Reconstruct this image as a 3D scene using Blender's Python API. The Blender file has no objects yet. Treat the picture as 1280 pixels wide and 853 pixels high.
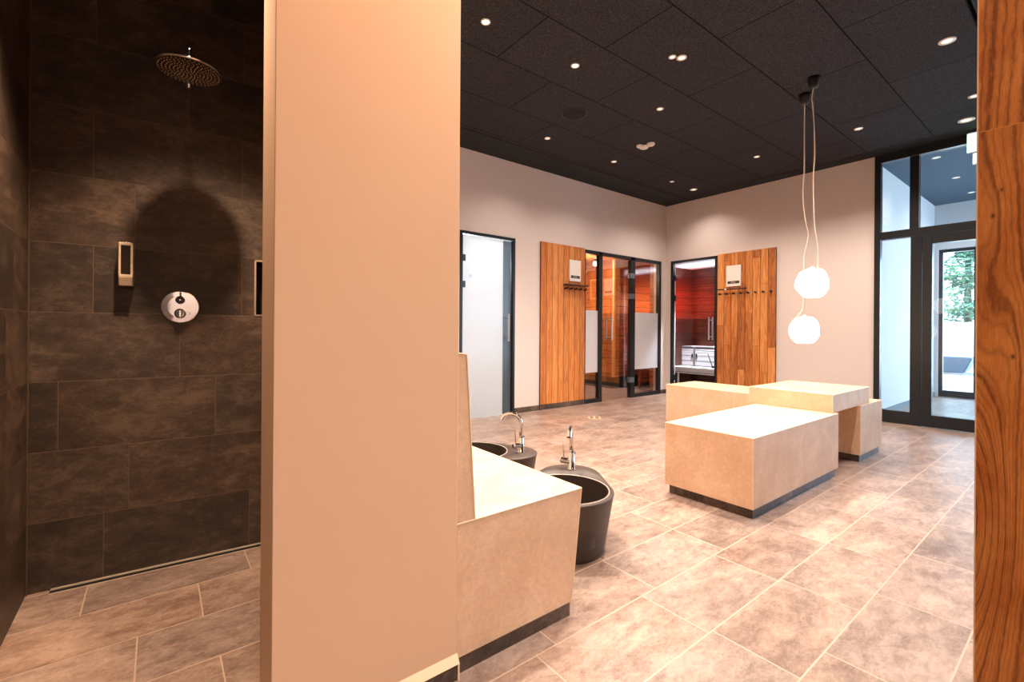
import bpy, bmesh, math, random
from mathutils import Vector, Matrix
random.seed(7)
S = bpy.context.scene
COL = S.collection
PI = math.pi
# ------------------------------------------------------------------ helpers: objects
def link(o, parent=None):
    COL.objects.link(o)
    if parent: o.parent = parent
    return o
def obj(name, bm, mat, parent=None, smooth=False, loc=None):
    me = bpy.data.meshes.new(name)
    bmesh.ops.recalc_face_normals(bm, faces=bm.faces)
    bm.to_mesh(me); bm.free()
    if smooth:
        for p in me.polygons: p.use_smooth = True
    mats = mat if isinstance(mat, (list, tuple)) else [mat]
    for m in mats: me.materials.append(m)
    o = bpy.data.objects.new(name, me)
    if loc is not None: o.location = loc
    return link(o, parent)
def tag(o, label, cat, group=None, kind=None):
    o['label'] = label; o['category'] = cat
    if group: o['group'] = group
    if kind: o['kind'] = kind
    return o
def thing(name, label, cat, loc=(0, 0, 0), rz=0.0, group=None, kind=None):
    o = bpy.data.objects.new(name, None)
    o.empty_display_size = .1
    o.location = loc; o.rotation_euler = (0, 0, rz)
    link(o)
    return tag(o, label, cat, group, kind)
def struct(name, bm, mat, label=None, cat=None, smooth=False):
    o = obj(name, bm, mat, None, smooth); o['kind'] = 'structure'
    if label: o['label'] = label; o['category'] = cat
    return o
def dup(root, loc, rz=None, label=None, group=None):
    r = root.copy(); COL.objects.link(r); r.location = loc
    if rz is not None: r.rotation_euler = (0, 0, rz)
    if label: r['label'] = label
    if group: r['group'] = group
    for ch in list(root.children):
        c = ch.copy(); COL.objects.link(c); c.parent = r
        for g in list(ch.children):
            d = g.copy(); COL.objects.link(d); d.parent = c
    return r
# ------------------------------------------------------------------ helpers: shapes
def BM(): return bmesh.new()
def box(bm, x0, x1, y0, y1, z0, z1, bev=0.0, mi=0):
    t = bmesh.new()
    bmesh.ops.create_cube(t, size=1)
    for v in t.verts:
        v.co = Vector(((x0 + x1) / 2 + v.co.x * (x1 - x0), (y0 + y1) / 2 + v.co.y * (y1 - y0), (z0 + z1) / 2 + v.co.z * (z1 - z0)))
    if bev > 0:
        bmesh.ops.bevel(t, geom=list(t.edges), offset=bev, segments=2, affect='EDGES', profile=.5)
    merge(bm, t, mi)
    return bm
def merge(bm, t, mi=0, M=None):
    if M is not None: bmesh.ops.transform(t, matrix=M, verts=t.verts)
    mp = {}
    for v in t.verts: mp[v] = bm.verts.new(v.co)
    for f in t.faces:
        try:
            nf = bm.faces.new([mp[v] for v in f.verts]); nf.material_index = mi; nf.smooth = f.smooth
        except ValueError: pass
    t.free()
def cyl(bm, p, q, r, r2=None, n=24, mi=0, cap=True):
    p = Vector(p); q = Vector(q); r2 = r if r2 is None else r2
    d = (q - p); L = d.length; d.normalize()
    t = bmesh.new()
    bmesh.ops.create_cone(t, cap_ends=cap, segments=n, radius1=r, radius2=r2, depth=L)
    M = Matrix.Translation((p + q) / 2) @ d.to_track_quat('Z', 'Y').to_matrix().to_4x4()
    merge(bm, t, mi, M)
    return bm
def tube(bm, pts, r, n=12, mi=0, taper=None):
    pts = [Vector(p) for p in pts]
    rings = []
    up = None
    for i, p in enumerate(pts):
        d = (pts[min(i + 1, len(pts) - 1)] - pts[max(i - 1, 0)]).normalized()
        if up is None:
            up = d.orthogonal().normalized()
        up = (up - d * up.dot(d)).normalized()
        s = d.cross(up)
        rr = r if taper is None else taper(i / (len(pts) - 1)) * r
        rings.append([bm.verts.new(p + (up * math.cos(a) + s * math.sin(a)) * rr) for a in [2 * PI * k / n for k in range(n)]])
    for A, B in zip(rings, rings[1:]):
        for k in range(n):
            f = bm.faces.new((A[k], A[(k + 1) % n], B[(k + 1) % n], B[k])); f.smooth = True; f.material_index = mi
    for R_ in (rings[0], rings[-1]):
        f = bm.faces.new(R_); f.material_index = mi
    return bm
def smoothpath(pts, k=4):
    pts = [Vector(p) for p in pts]; out = []
    n = len(pts)
    for i in range(n - 1):
        p0, p1, p2, p3 = pts[max(i - 1, 0)], pts[i], pts[i + 1], pts[min(i + 2, n - 1)]
        for j in range(k):
            t = j / k
            out.append(.5 * ((2 * p1) + (-p0 + p2) * t + (2 * p0 - 5 * p1 + 4 * p2 - p3) * t * t + (-p0 + 3 * p1 - 3 * p2 + p3) * t ** 3))
    out.append(pts[-1]); return out
def lathe(bm, prof, n=32, c=(0, 0, 0), mi=0, close=False):
    rings = []
    for r, z in prof:
        if r < 1e-6: rings.append([bm.verts.new((c[0], c[1], c[2] + z))])
        else: rings.append([bm.verts.new((c[0] + r * math.cos(2 * PI * k / n), c[1] + r * math.sin(2 * PI * k / n), c[2] + z)) for k in range(n)])
    for A, B in zip(rings, rings[1:]):
        for k in range(n):
            k2 = (k + 1) % n
            if len(A) == 1 and len(B) == 1: continue
            if len(A) == 1: vs = (A[0], B[k2], B[k])
            elif len(B) == 1: vs = (A[k], A[k2], B[0])
            else: vs = (A[k], A[k2], B[k2], B[k])
            f = bm.faces.new(vs); f.smooth = True; f.material_index = mi
    return bm
def prism_y(bm, prof, y0, y1, mi=0):
    A = [bm.verts.new((x, y0, z)) for x, z in prof]; B = [bm.verts.new((x, y1, z)) for x, z in prof]
    n = len(prof)
    for k in range(n): bm.faces.new((A[k], A[(k + 1) % n], B[(k + 1) % n], B[k])).material_index = mi
    bm.faces.new(A).material_index = mi; bm.faces.new(B[::-1]).material_index = mi
    return bm
# ------------------------------------------------------------------ helpers: materials
class N:
    def __init__(s, name):
        s.m = bpy.data.materials.new(name); s.m.use_nodes = True
        s.t = s.m.node_tree; s.t.nodes.clear()
        s.out = s.t.nodes.new('ShaderNodeOutputMaterial')
    def n(s, typ, **k):
        x = s.t.nodes.new(typ)
        for a, b in k.items(): setattr(x, a, b)
        return x
    def put(s, sock, v):
        if hasattr(v, 'links') or isinstance(v, bpy.types.NodeSocket): s.t.links.new(v, sock)
        elif v is not None: sock.default_value = v
    def M(s, op, a, b=None, c=None, clamp=False):
        x = s.n('ShaderNodeMath', operation=op); x.use_clamp = clamp
        s.put(x.inputs[0], a)
        if b is not None: s.put(x.inputs[1], b)
        if c is not None: s.put(x.inputs[2], c)
        return x.outputs[0]
    def pos(s):
        return s.n('ShaderNodeNewGeometry').outputs['Position']
    def obj(s):
        return s.n('ShaderNodeTexCoord').outputs['Object']
    def xyz(s, v):
        x = s.n('ShaderNodeSeparateXYZ'); s.put(x.inputs[0], v); return x.outputs
    def vec(s, a, b, c):
        x = s.n('ShaderNodeCombineXYZ')
        for i, v in enumerate((a, b, c)): s.put(x.inputs[i], v)
        return x.outputs[0]
    def mapping(s, v, loc=(0, 0, 0), scale=(1, 1, 1), rot=(0, 0, 0)):
        x = s.n('ShaderNodeMapping'); s.put(x.inputs[0], v)
        x.inputs['Location'].default_value = loc; x.inputs['Scale'].default_value = scale; x.inputs['Rotation'].default_value = rot
        return x.outputs[0]
    def noise(s, v, scale, detail=4, rough=.55, dist=0, w=None):
        x = s.n('ShaderNodeTexNoise')
        s.put(x.inputs['Vector'], v); x.inputs['Scale'].default_value = scale
        x.inputs['Detail'].default_value = detail; x.inputs['Roughness'].default_value = rough; x.inputs['Distortion'].default_value = dist
        return x.outputs['Fac']
    def white(s, v):
        x = s.n('ShaderNodeTexWhiteNoise'); x.noise_dimensions = '3D'; s.put(x.inputs['Vector'], v); return x.outputs['Value']
    def ramp(s, f, stops, interp='LINEAR'):
        x = s.n('ShaderNodeValToRGB'); s.put(x.inputs[0], f)
        r = x.color_ramp; r.interpolation = interp
        while len(r.elements) < len(stops): r.elements.new(.5)
        for e, (p, c) in zip(r.elements, stops):
            e.position = p; e.color = c if len(c) == 4 else (*c, 1)
        return x.outputs[0]
    def mix(s, f, a, b, mode='MIX'):
        x = s.n('ShaderNodeMix', data_type='RGBA', blend_type=mode)
        s.put(x.inputs[0], f)
        for i, v in ((6, a), (7, b)):
            if isinstance(v, tuple) and len(v) == 3: v = (*v, 1)
            s.put(x.inputs[i], v)
        return x.outputs[2]
    def bump(s, h, strength=.2, dist=.01):
        x = s.n('ShaderNodeBump'); s.put(x.inputs['Height'], h); x.inputs['Strength'].default_value = strength; x.inputs['Distance'].default_value = dist
        return x.outputs[0]
    def pbr(s, col, rough=.5, metal=0, nrm=None, spec=.5, coat=0, emit=None, estr=0, coatr=.1):
        b = s.n('ShaderNodeBsdfPrincipled')
        if isinstance(col, tuple) and len(col) == 3: col = (*col, 1)
        s.put(b.inputs['Base Color'], col); s.put(b.inputs['Roughness'], rough); s.put(b.inputs['Metallic'], metal)
        if nrm is not None: s.put(b.inputs['Normal'], nrm)
        s.put(b.inputs['Specular IOR Level'], spec)
        b.inputs['Coat Weight'].default_value = coat; b.inputs['Coat Roughness'].default_value = coatr
        if emit is not None:
            s.put(b.inputs['Emission Color'], (*emit, 1) if len(emit) == 3 else emit); b.inputs['Emission Strength'].default_value = estr
        s.t.links.new(b.outputs[0], s.out.inputs[0]); return s.m
def lin(r, g, b):
    f = lambda c: (c / 255 / 12.92) if c / 255 <= .04045 else ((c / 255 + .055) / 1.055) ** 2.4
    return (f(r), f(g), f(b))
def plain(name, col, rough=.5, metal=0, spec=.5, coat=0, nscale=0, nvar=.1):
    s = N(name)
    if nscale:
        f = s.noise(s.obj(), nscale, 5)
        c = s.mix(f, tuple(x * (1 - nvar) for x in col), tuple(min(1, x * (1 + nvar)) for x in col))
        return s.pbr(c, rough, metal, s.bump(f, .05, .002), spec, coat)
    f = s.noise(s.obj(), 30, 2)
    return s.pbr(s.mix(f, tuple(x * .96 for x in col), tuple(min(1, x * 1.04) for x in col)), rough, metal, None, spec, coat)
def emis(name, col, strength):
    s = N(name); e = s.n('ShaderNodeEmission'); e.inputs[0].default_value = (*col, 1); e.inputs[1].default_value = strength
    s.t.links.new(e.outputs[0], s.out.inputs[0]); return s.m
def stone(s, p, dark, mid, light, flecks=True):
    """mottled ceramic stone colour in plane coordinates p, plus its height"""
    q = s.mapping(p, (0, 0, 0), (1, 1.7, 1))
    a = s.noise(q, 3.0, 8, .68, .35)
    b = s.noise(s.mapping(p, (3, 1, 2), (1, 1.9, 1)), 12, 8, .72, .6)
    n3 = s.noise(s.mapping(p, (5, 4, 2), (1, 1.4, 1)), 70, 5, .7)
    f = s.M('ADD', s.M('ADD', s.M('MULTIPLY', a, .45), s.M('MULTIPLY', b, .37)), s.M('MULTIPLY', n3, .18))
    c = s.ramp(f, [(.415, dark), (.5, mid), (.585, light)])
    if flecks:
        g = s.noise(s.mapping(p, (7, 5, 1), (1, 1.8, 1)), 22, 8, .8, .9)
        c = s.mix(s.M('MULTIPLY', s.ramp(g, [(.56, (0, 0, 0)), (.68, (1, 1, 1))]), .4), c, tuple(min(1, x * 1.12) for x in light))
        g2 = s.noise(s.mapping(p, (1, 9, 1), (1, 1.5, 1)), 34, 6, .75, .4)
        c = s.mix(s.M('MULTIPLY', s.ramp(g2, [(.33, (1, 1, 1)), (.42, (0, 0, 0))]), .45), c, tuple(x * .8 for x in dark))
    return c, f
def tiles(name, uv, rowh, length, offs, dark, mid, light, grout, rough=.45, gw=.0022, var=.22, spec=.5, v0=0.0, roughvar=.1, perp=None, bev=.3):
    """staggered rows of rectangular tiles. uv(s, xyz) -> (u, v)"""
    s = N(name); X = s.xyz(s.pos()); u, v = uv(s, X)
    v = s.M('SUBTRACT', v, v0)
    rv = s.M('DIVIDE', v, rowh); row = s.M('FLOOR', rv)
    n = len(offs)
    rm = s.M('DIVIDE', s.M('ADD', s.M('FLOORED_MODULO', row, float(n)), .5), float(n))
    off = s.ramp(rm, [(i / n, (o, o, o)) for i, o in enumerate(offs)], 'CONSTANT')
    cu = s.M('SUBTRACT', s.M('DIVIDE', u, length), off); cl = s.M('FLOOR', cu)
    fu = s.M('MULTIPLY', s.M('SUBTRACT', cu, cl), length); fv = s.M('MULTIPLY', s.M('SUBTRACT', rv, row), rowh)
    eu = s.M('MINIMUM', fu, s.M('SUBTRACT', length, fu)); ev = s.M('MINIMUM', fv, s.M('SUBTRACT', rowh, fv))
    e = s.M('MINIMUM', eu, ev)
    g = s.M('LESS_THAN', e, gw)
    rnd = s.white(s.vec(cl, row, 3.1)); rnd2 = s.white(s.vec(cl, row, 9.7))
    p = s.vec(s.M('ADD', u, s.M('MULTIPLY', rnd, 17.0)), s.M('ADD', v, s.M('MULTIPLY', rnd2, 11.0)), rnd)
    c, h = stone(s, p, dark, mid, light)
    hsv = s.n('ShaderNodeHueSaturation'); s.put(hsv.inputs['Color'], c)
    s.put(hsv.inputs['Value'], s.M('ADD', 1 - var / 2, s.M('MULTIPLY', rnd2, var)))
    s.put(hsv.inputs['Saturation'], s.M('ADD', .9, s.M('MULTIPLY', rnd, .2)))
    c = s.mix(g, hsv.outputs[0], grout)
    hh = s.M('MULTIPLY', s.M('SMOOTH_MIN', s.M('DIVIDE', e, .006), 1.0, .3), 1.0)
    nb = s.n('ShaderNodeBump'); nb.inputs['Strength'].default_value = bev; nb.inputs['Distance'].default_value = .002
    s.put(nb.inputs['Height'], s.M('ADD', hh, s.M('MULTIPLY', h, .5)))
    r = s.M('ADD', rough, s.M('MULTIPLY', s.M('SUBTRACT', h, .5), roughvar * 3))
    return s.pbr(c, r, 0, nb.outputs[0], spec)
def glassmat(name, tint=(.93, .96, .97), refl=1.0, rough=0.0):
    s = N(name)
    t = s.n('ShaderNodeBsdfTransparent'); t.inputs[0].default_value = (*tint, 1)
    g = s.n('ShaderNodeBsdfGlossy'); g.inputs['Roughness'].default_value = rough; g.inputs[0].default_value = (1, 1, 1, 1)
    fr = s.n('ShaderNodeFresnel'); fr.inputs[0].default_value = 1.5
    mx = s.n('ShaderNodeMixShader')
    s.put(mx.inputs[0], s.M('MULTIPLY', fr.outputs[0], refl, clamp=True)); s.t.links.new(t.outputs[0], mx.inputs[1]); s.t.links.new(g.outputs[0], mx.inputs[2])
    s.t.links.new(mx.outputs[0], s.out.inputs[0]); return s.m
def frosted(name, col=(.85, .88, .9), clear=.12, diff=.45):
    s = N(name)
    tl = s.n('ShaderNodeBsdfTranslucent'); tl.inputs[0].default_value = (*col, 1)
    df = s.n('ShaderNodeBsdfDiffuse'); df.inputs[0].default_value = (*col, 1)
    tr = s.n('ShaderNodeBsdfTransparent')
    gl = s.n('ShaderNodeBsdfGlossy'); gl.inputs['Roughness'].default_value = .18
    a = s.n('ShaderNodeMixShader'); a.inputs[0].default_value = diff; s.t.links.new(tl.outputs[0], a.inputs[1]); s.t.links.new(df.outputs[0], a.inputs[2])
    b = s.n('ShaderNodeMixShader'); b.inputs[0].default_value = clear; s.t.links.new(a.outputs[0], b.inputs[1]); s.t.links.new(tr.outputs[0], b.inputs[2])
    c = s.n('ShaderNodeMixShader'); fr = s.n('ShaderNodeFresnel'); fr.inputs[0].default_value = 1.45
    s.t.links.new(fr.outputs[0], c.inputs[0]); s.t.links.new(b.outputs[0], c.inputs[1]); s.t.links.new(gl.outputs[0], c.inputs[2])
    s.t.links.new(c.outputs[0], s.out.inputs[0]); return s.m
def boards(name, axis, width, dark, mid, light, ends=False, rough=.5, length=1.0, along='z', gap=.0025, u0=0.0, contrast=1.0):
    """timber boards; axis = coordinate across the boards, along = coordinate down the grain"""
    s = N(name); X = s.xyz(s.pos()); ix = {'x': 0, 'y': 1, 'z': 2}
    u = s.M('SUBTRACT', X[ix[axis]], u0); w = X[ix[along]]
    cu = s.M('DIVIDE', u, width); b = s.M('FLOOR', cu); fu = s.M('MULTIPLY', s.M('SUBTRACT', cu, b), width)
    e = s.M('MINIMUM', fu, s.M('SUBTRACT', width, fu))
    rnd = s.white(s.vec(b, 1.3, 2.2))
    seg = 0.0
    if ends:
        cw = s.M('ADD', s.M('DIVIDE', w, length), s.M('MULTIPLY', rnd, 7.31)); seg = s.M('FLOOR', cw)
        fw = s.M('MULTIPLY', s.M('SUBTRACT', cw, seg), length)
        e = s.M('MINIMUM', e, s.M('ADD', s.M('MINIMUM', fw, s.M('SUBTRACT', length, fw)), .001))
    r1 = s.white(s.vec(b, seg, 5.5)); r2 = s.white(s.vec(b, seg, 8.8))
    p = s.vec(s.M('ADD', fu, s.M('MULTIPLY', r1, 9.0)), s.M('MULTIPLY', w, .09), s.M('MULTIPLY', r2, 7.0))
    g1 = s.noise(p, 26, 6, .6, 1.2); g2 = s.noise(s.mapping(p, (4, 2, 1), (1, .35, 1)), 150, 3, .6)
    f = s.M('ADD', s.M('MULTIPLY', g1, .75), s.M('MULTIPLY', g2, .25))
    f = s.M('ADD', f, s.M('MULTIPLY', s.M('SUBTRACT', r1, .5), .28 * contrast))
    c = s.ramp(f, [(.3, dark), (.5, mid), (.7, light)])
    c = s.mix(s.M('LESS_THAN', e, gap), c, tuple(x * .25 for x in dark))
    h = s.M('ADD', s.M('MULTIPLY', s.M('MINIMUM', s.M('DIVIDE', e, .005), 1.0), 1.0), s.M('MULTIPLY', g2, .15))
    return s.pbr(c, rough, 0, s.bump(h, .35, .003), .4)

# ------------------------------------------------------------------ materials
CORN = lin(235, 205, 175)
OFF_F = [.0, .15, .80, .76, .92, .93, .35, .62, .1, .5, .83, .27, .7, .4, .05, .55, .9, .2]
# row k spans .3*k ... ; offsets in tile lengths
F_D, F_M, F_L = lin(114, 93, 83), lin(147, 125, 113), lin(173, 151, 138)
GROUT = lin(188, 164, 146)
m_floor = tiles('floor_tile', lambda s, X: (X[0], X[1]), .2993, .592, OFF_F, F_D, F_M, F_L, GROUT, rough=.36, gw=.0028, var=.24)
m_shfloor = tiles('shower_floor_tile', lambda s, X: (X[0], X[1]), .29, .585, [.6, .95, .2, .5, .9, .085, .3, -.09 + 1, .25, .6], F_D, F_M, F_L, GROUT, rough=.45, gw=.0024, var=.24, v0=-.18)
W_D, W_M, W_L = lin(48, 38, 31), lin(67, 54, 45), lin(96, 80, 66)
m_shwall = tiles('shower_wall_tile', lambda s, X: (s.M('ADD', X[0], .424), X[2]), .2975, .565, [.42, .573, .155, .9, .35, .6, .347, .95, .36, .1], W_D, W_M, W_L, lin(100, 82, 66), rough=.5, gw=.0013, var=.6, bev=.2)
m_shwallL = tiles('shower_side_tile', lambda s, X: (X[1], X[2]), .2975, .565, [.4, .15, .3, .27, .45, .7, .1, .5, .9, .3], W_D, W_M, W_L, lin(100, 82, 66), rough=.5, gw=.0013, var=.6, bev=.2)
def dark_stone():
    s = N('dark_skirting_tile'); c, h = stone(s, s.obj(), lin(52, 42, 38), lin(78, 64, 57), lin(112, 94, 84))
    return s.pbr(c, .4, 0, s.bump(h, .1, .002))
m_skirt = dark_stone()
def bench_mat():
    s = N('tan_stone_tile'); p = s.obj()
    a = s.noise(p, 45, 6, .7); b = s.noise(p, 5, 5, .6, .4); g = s.noise(p, 160, 3, .6)
    f = s.M('ADD', s.M('ADD', s.M('MULTIPLY', a, .35), s.M('MULTIPLY', b, .45)), s.M('MULTIPLY', g, .2))
    return s.pbr(s.ramp(f, [(.36, lin(202, 164, 131)), (.5, lin(218, 182, 150)), (.64, lin(234, 204, 174))]), .5, 0, s.bump(a, .04, .001), .5)
m_bench = bench_mat()
m_bead = plain('pale_edge_bead', lin(238, 214, 180), .4)
def plaster(name, col):
    s = N(name); p = s.obj(); a = s.noise(p, 90, 5, .6); b = s.noise(p, 1.2, 3)
    c = s.mix(b, tuple(x * .97 for x in col), tuple(min(1, x * 1.03) for x in col))
    return s.pbr(c, .85, 0, s.bump(a, .08, .002), .2)
m_wall = plaster('plaster_greige', lin(222, 211, 207))
m_wall2 = plaster('plaster_vestibule', lin(206, 204, 204))
m_part = plaster('plaster_warm_beige', lin(222, 186, 154))
def ceil_mat():
    s = N('black_acoustic_panel'); X = s.xyz(s.pos())
    rowh, L = .6225, 1.2
    rv = s.M('DIVIDE', s.M('SUBTRACT', X[1], .58), rowh); row = s.M('FLOOR', rv)
    cu = s.M('SUBTRACT', s.M('DIVIDE', X[0], L), s.M('ADD', s.M('MULTIPLY', s.M('FLOORED_MODULO', row, 2.0), .5), .335)); cl = s.M('FLOOR', cu)
    fu = s.M('MULTIPLY', s.M('SUBTRACT', cu, cl), L); fv = s.M('MULTIPLY', s.M('SUBTRACT', rv, row), rowh)
    e = s.M('MINIMUM', s.M('MINIMUM', fu, s.M('SUBTRACT', L, fu)), s.M('MINIMUM', fv, s.M('SUBTRACT', rowh, fv)))
    rnd = s.white(s.vec(cl, row, 1.0))
    a = s.noise(s.pos(), 140, 4, .75); b = s.noise(s.pos(), 420, 2, .6)
    f = s.M('ADD', s.M('MULTIPLY', a, .6), s.M('MULTIPLY', b, .4))
    c = s.ramp(f, [(.35, lin(25, 26, 30)), (.5, lin(44, 44, 49)), (.64, lin(94, 93, 98))])
    c = s.mix(s.M('MULTIPLY', rnd, .18), c, (.012, .012, .013))
    c = s.mix(s.M('LESS_THAN', e, .005), c, (.002, .002, .002))
    return s.pbr(c, .9, 0, s.bump(s.M('ADD', f, s.M('MULTIPLY', s.M('MINIMUM', s.M('DIVIDE', e, .006), 1.0), 2.0)), .4, .004), .15)
m_ceil = ceil_mat()
m_border = plain('painted_ceiling_border', lin(40, 44, 47), .8, spec=.2)
m_vceil = plain('vestibule_ceiling_daylight_tint', lin(84, 98, 112), .8, spec=.2)  # bluish cast of daylight is put into this ceiling colour
m_alu = plain('anthracite_frame', lin(38, 42, 46), .32, .35, .5)
m_steel = plain('brushed_steel', (.62, .62, .62), .28, 1)
m_chrome = plain('chrome', (.86, .84, .82), .06, 1)
m_blackm = plain('black_metal', lin(26, 24, 24), .45, .3)
m_black = plain('black_recess', lin(8, 8, 8), .8)
m_glass = glassmat('clear_glass', refl=.6)
m_glassdk = glassmat('sauna_glass', (.93, .93, .94), .4)
m_frost = frosted('frosted_band', (.86, .87, .92), .08, .75)
m_frostd = frosted('frosted_door_glass', (.9, .93, .95), .03, .35)
m_strip = frosted('edge_glass_dark_behind', (.10, .14, .17), .10, .6)  # darkness behind the clear strip is put into this glass colour
m_white = plain('white_board', lin(238, 234, 228), .5)
m_basin = plain('dark_composite', lin(66, 52, 44), .5, nscale=60)
m_bowl = plain('dark_basin_inside', lin(50, 41, 35), .42, nscale=60)
m_lip = plain('pale_lip', lin(160, 146, 134), .35)
m_panelL = boards('timber_boards_left', 'x', .1115, lin(168, 94, 44), lin(208, 132, 68), lin(230, 164, 98), u0=4.245)
m_panelR = boards('timber_boards_right', 'y', .1125, lin(140, 76, 36), lin(196, 120, 60), lin(228, 160, 94), ends=True, length=1.35, u0=2.98, contrast=.8)
m_sauna = boards('sauna_boards', 'z', .145, lin(120, 62, 32), lin(174, 100, 52), lin(204, 130, 76), along='x', gap=.004)
m_saunay = boards('sauna_boards_side', 'z', .145, lin(120, 62, 32), lin(174, 100, 52), lin(204, 130, 76), along='y', gap=.004)
m_saunac = boards('sauna_ceiling_boards', 'x', .12, lin(120, 66, 34), lin(164, 98, 54), lin(190, 126, 76), along='y', gap=.004)
m_sauna2 = boards('dark_sauna_boards', 'z', .135, lin(46, 22, 16), lin(80, 38, 26), lin(110, 56, 38), along='y', gap=.005)
m_sauna2x = boards('dark_sauna_boards_side', 'z', .135, lin(46, 22, 16), lin(80, 38, 26), lin(110, 56, 38), along='x', gap=.005)
m_sceil = boards('pale_sauna_ceiling', 'x', .14, lin(190, 190, 192), lin(214, 214, 216), lin(232, 232, 234), along='y', gap=.008)
m_aspen = boards('pale_aspen', 'z', .095, lin(205, 205, 208), lin(218, 218, 222), lin(230, 230, 234), along='y', gap=.006)
m_aspent = boards('pale_aspen_top', 'x', .09, lin(208, 208, 210), lin(220, 220, 222), lin(232, 232, 234), along='y', gap=.005)
def hero_wood():
    s = N('figured_timber_veneer'); X = s.xyz(s.pos()); y, z = X[1], X[2]
    top = s.M('GREATER_THAN', z, 1.375)
    # stretched growth-ring field, bent round knots
    p = s.vec(s.M('ADD', s.M('MULTIPLY', y, 1.0), s.M('MULTIPLY', top, 3.7)), s.M('ADD', s.M('MULTIPLY', z, .12), s.M('MULTIPLY', top, 1.3)), s.M('MULTIPLY', top, 2.0))
    warp = s.noise(p, 9, 2, .5)
    wob = s.noise(s.vec(y, s.M('MULTIPLY', z, .6), 4.0), 40, 4, .6)
    # growth rings bend away from the knots
    def bend(ky, kz, ry, rz, a):
        dy = s.M('DIVIDE', s.M('SUBTRACT', y, ky), ry); dz = s.M('DIVIDE', s.M('SUBTRACT', z, kz), rz)
        return s.M('MULTIPLY', s.M('EXPONENT', s.M('MULTIPLY', s.M('ADD', s.M('MULTIPLY', dy, dy), s.M('MULTIPLY', dz, dz)), -1.0)), a)
    k = s.M('ADD', bend(.100, .90, .028, .13, 6.0), s.M('ADD', bend(.083, 1.27, .014, .06, .9), bend(.066, 1.10, .018, .09, 1.1)))
    f = s.M('ADD', s.M('ADD', s.M('MULTIPLY', y, 60.0), s.M('MULTIPLY', warp, 5.0)), s.M('ADD', s.M('MULTIPLY', wob, .5), k))
    def veins(fr, ex):
        sn = s.M('ABSOLUTE', s.M('SINE', s.M('MULTIPLY', f, fr)))
        return s.M('POWER', s.M('SUBTRACT', 1.0, sn), ex)
    v1 = s.M('MULTIPLY', veins(2.4, 3.0), s.M('ADD', .2, s.M('MULTIPLY', s.noise(s.mapping(p, (3, 3, 3)), 22, 3), 1.5)))
    v2 = s.M('MULTIPLY', veins(8.5, 1.6), s.M('ADD', .5, s.M('MULTIPLY', top, .35)))
    rings = s.M('MINIMUM', s.M('ADD', v1, v2), 1.0)
    fib = s.noise(s.vec(y, s.M('MULTIPLY', z, .03), 0.0), 1500, 3, .6)
    fine = s.noise(s.vec(y, s.M('MULTIPLY', z, .14), 1.0), 360, 5, .7)
    blot = s.noise(s.vec(y, s.M('MULTIPLY', z, .4), 2.0), 26, 4, .6)
    c = s.mix(s.ramp(blot, [(.35, (0, 0, 0)), (.65, (1, 1, 1))]), lin(190, 108, 46), lin(224, 146, 74))
    c = s.mix(s.M('MULTIPLY', rings, .8), c, lin(98, 44, 14))
    c = s.mix(s.M('MULTIPLY', s.ramp(fib, [(.4, (0, 0, 0)), (.7, (1, 1, 1))]), .45), c, lin(146, 74, 26))
    c = s.mix(s.M('MULTIPLY', s.ramp(fine, [(.5, (0, 0, 0)), (.7, (1, 1, 1))]), .45), c, lin(224, 142, 70))
    kd = s.M('ADD', bend(.0832, 1.27, .0016, .0026, 1.0), s.M('ADD', bend(.076, 1.30, .0014, .0022, .8), bend(.066, 1.10, .0018, .003, .9)))
    c = s.mix(s.M('MINIMUM', kd, .85), c, lin(48, 18, 8))
    j = s.M('LESS_THAN', s.M('ABSOLUTE', s.M('SUBTRACT', z, 1.375)), .0006)
    c = s.mix(s.M('MULTIPLY', j, .7), c, lin(214, 140, 80))
    return s.pbr(c, .45, 0, s.bump(s.M('ADD', s.M('MULTIPLY', rings, -.6), s.M('MULTIPLY', fine, .5)), .35, .0012), .4)
m_hero = hero_wood()
m_heroedge = plain('pale_edge_strip', lin(226, 190, 158), .5)
m_globe = emis('glowing_glass', (1.0, .86, .70), 5.0)
m_bulb = emis('lamp_bulb', (1.0, .80, .58), 30.0)
m_dim = emis('dim_lamp_face', (1.0, .88, .76), 1.6)
m_ring = plain('white_lamp_ring', lin(236, 226, 216), .4)
m_cord = plain('pale_textile_cord', lin(226, 208, 190), .6)
m_wire = plain('thin_steel_wire', (.55, .5, .48), .4, .8)
m_terrace = plain('pale_terrace_paving', lin(206, 204, 198), .8, nscale=3)
m_leafA = plain('leaf_light', lin(96, 136, 100), .6, nscale=2, nvar=.3)
m_leafB = plain('leaf_dark', lin(50, 88, 76), .6, nscale=2, nvar=.3)
m_bark = plain('bark', lin(56, 54, 46), .9, nscale=20, nvar=.3)
m_lounge = plain('grey_blue_sling', lin(80, 96, 112), .7)
m_brass = plain('brass', lin(206, 160, 70), .3, .9)
m_grill = plain('speaker_cloth', lin(9, 9, 10), .9)
m_sill = plain('grey_mat', lin(110, 118, 124), .7)

# ------------------------------------------------------------------ dimensions
H = 3.375; YL = 4.86; XR = 7.27
# ------------------------------------------------------------------ floors
struct('floor', box(BM(), -1.0, 11.4, -3.2, 7.6, -.12, 0), m_floor, 'brown beige stone tile floor with pale joints in staggered rows', 'floor')
struct('floor_shower', box(BM(), -.43, .60, 1.45, 2.80, -.02, .004), m_shfloor, 'brown tile floor of the shower area in front of the channel', 'floor')
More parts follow.
